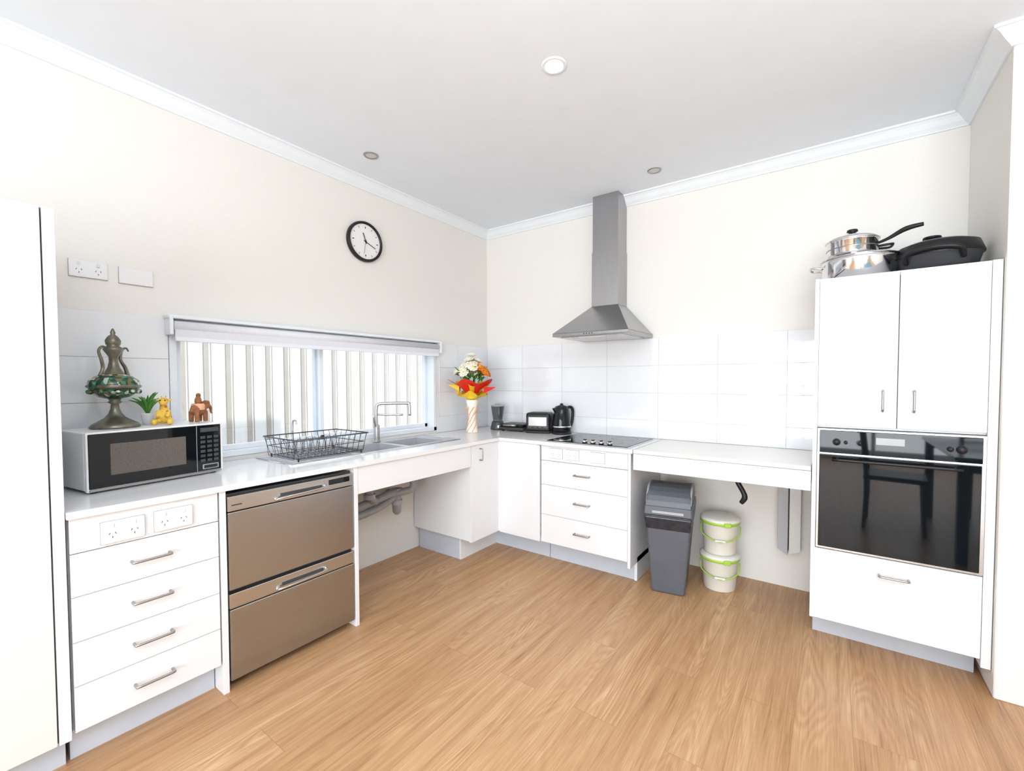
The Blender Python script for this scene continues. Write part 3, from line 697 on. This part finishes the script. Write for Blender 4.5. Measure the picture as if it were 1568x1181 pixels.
def bucket(z):
    b=B('compost_bucket')
    b.lathe([(0,0),(.088,0),(.092,.006),(.108,.195),(.112,.2),(0,.2)],(0,0,0),'cream',36)
    b.lathe([(.110,.185),(.116,.190),(.116,.203),(.110,.206)],(0,0,0),'green',36)
    b.lathe([(.116,.204),(.116,.215),(.10,.222),(0,.226)],(0,0,0),'cream',36)
    b.tube([(-.113,.0,.165),(-.10,-.07,.12),(0,-.125,.095),(.10,-.07,.12),(.113,0,.165)],.0035,'green',8,smoothn=5)
    b.box((-.03,-.126,.092),(.03,-.112,.104),'cream',.004,2); b.box((.02,-.120,.185),(.06,-.105,.21),'green',.003,1)
    return b.done((2.075,-.235,z),.2)
bucket(.0005); bucket(.2275)
# ------------------------------------------------------------ under-sink plumbing
b=B('sink_waste_pipes')
b.tube([(.25,-1.48,.700),(.25,-1.48,.56),(.24,-1.42,.52)],.026,'pvc',14,smoothn=2)
b.tube([(.25,-1.12,.700),(.25,-1.12,.56),(.22,-1.15,.53),(.17,-1.24,.52)],.026,'pvc',14,smoothn=3)
b.tube([(.22,-1.58,.50),(.22,-1.42,.52),(.20,-1.30,.53),(.17,-1.20,.53)],.026,'pvc',14,smoothn=3)
b.tube([(.17,-1.20,.54),(.17,-1.20,.46),(.16,-1.19,.40),(.13,-1.17,.385),(.10,-1.15,.43),(.06,-1.14,.48),(.0,-1.14,.48)],.030,'pvc',14,smoothn=5)
b.tube([(.20,-1.62,.44),(.19,-1.48,.44),(.18,-1.34,.46),(.17,-1.22,.50)],.026,'pvc',14,smoothn=3)
for p in ((.25,-1.48,.55),(.17,-1.20,.52),(.17,-1.20,.44),(.10,-1.15,.43)): b.cyl(p,.037,.03,'lgrey',16)
b.tube([(.02,-1.20,.60),(.08,-1.20,.60),(.09,-1.20,.66)],.012,'black',8,smoothn=3)
b.done()
# ------------------------------------------------------------ dining set (right of the viewpoint; seen as reflections)
b=B('dining_table')
b.box((3.35,-3.75,.73),(4.45,-2.35,.755),'teal',.006,2)
for x in (3.4,4.4):
    for y in (-3.7,-2.4): b.box((x-.03,y-.03,0),(x+.03,y+.03,.73),'wood',.004,1)
b.box((3.4,-3.7,.66),(4.4,-3.66,.73),'wood'); b.box((3.4,-2.44,.66),(4.4,-2.4,.73),'wood'); b.done()
def chair(x,y,rot):
    b=B('dining_chair')
    b.box((-.21,-.21,.43),(.21,.21,.47),'black',.012,2)
    for sx in (-1,1):
        b.tube([(sx*.19,.18,.44),(sx*.2,.2,0)],.014,'wood',8); b.tube([(sx*.19,-.2,0),(sx*.19,-.19,.45),(sx*.18,-.24,.95)],.014,'wood',8,smoothn=3)
    for z in (.60,.72,.84,.93): b.tube([(-.18,-.21-(z-.45)*.1,z),(0,-.235-(z-.45)*.1,z),(.18,-.21-(z-.45)*.1,z)],.012,'wood',8,smoothn=3)
    b.done((x,y,0),rot)
chair(3.10,-3.15,-PI/2+.1); chair(3.9,-4.02,0)

# ------------------------------------------------------------ lights / world
w=bpy.data.worlds.new('World'); scn.world=w; w.use_nodes=True
w.node_tree.nodes['Background'].inputs[0].default_value=(.88,.94,1,1); w.node_tree.nodes['Background'].inputs[1].default_value=1.8
def area(name,loc,rot,sx,sy,e,col):
    l=bpy.data.lights.new(name,'AREA'); l.shape='RECTANGLE'; l.size=sx; l.size_y=sy; l.energy=e; l.color=col
    o=bpy.data.objects.new(name,l); COL.objects.link(o); o.location=loc; o.rotation_euler=rot; return o
area('daylight_patio_doors',((OX0+OX1)/2,YB-.2,1.10),(PI/2,0,0),OX1-OX0,1.9,245,(.90,.95,1))
area('overhead_fill',(3.3,-3.6,CZ-.03),(0,0,0),2.2,2.2,12,(.95,.97,1))  # added fill from above, out of view; the room has no known panel here
area('upward_fill',(3.3,-3.7,1.95),(PI,0,0),1.8,1.8,116,(.86,.93,1))  # added fill aimed up to brighten the ceiling, not a fitted lamp
s=bpy.data.lights.new('sun','SUN'); s.energy=4.5; s.angle=.02; o=bpy.data.objects.new('sun',s); COL.objects.link(o)
o.rotation_euler=Vector((-.45,-.55,-.7)).to_track_quat('-Z','Y').to_euler()
l=bpy.data.lights.new('downlight_spot','SPOT'); l.energy=22; l.spot_size=2.2; l.spot_blend=.8; l.color=(1,.95,.88); l.shadow_soft_size=.05
o=bpy.data.objects.new('downlight_spot',l); COL.objects.link(o); o.location=(1.626,-1.513,CZ-.02)
try:
    scn.view_settings.view_transform='Standard'; scn.view_settings.look='None'; scn.view_settings.exposure=0
except Exception as ex: print(ex)
# ------------------------------------------------------------ camera
f,cx,cyy=674.4,797.0,603.4
yaw,pit,rol=math.radians(35.178),math.radians(1.774),math.radians(-.097)
fw=Vector((-math.sin(yaw)*math.cos(pit),math.cos(yaw)*math.cos(pit),-math.sin(pit))); r=Vector((math.cos(yaw),math.sin(yaw),0)); u=r.cross(fw)
r2=math.cos(rol)*r+math.sin(rol)*u; u2=-math.sin(rol)*r+math.cos(rol)*u
cam=bpy.data.cameras.new('camera'); cam.sensor_width=36; cam.lens=36*f/1568; cam.shift_x=(784-cx)/1568; cam.shift_y=(cyy-590.5)/1568; cam.clip_start=.05
co=bpy.data.objects.new('camera',cam); COL.objects.link(co)
co.matrix_world=Matrix(((r2.x,u2.x,-fw.x,2.629),(r2.y,u2.y,-fw.y,-3.192),(r2.z,u2.z,-fw.z,1.3),(0,0,0,1)))
scn.camera=co
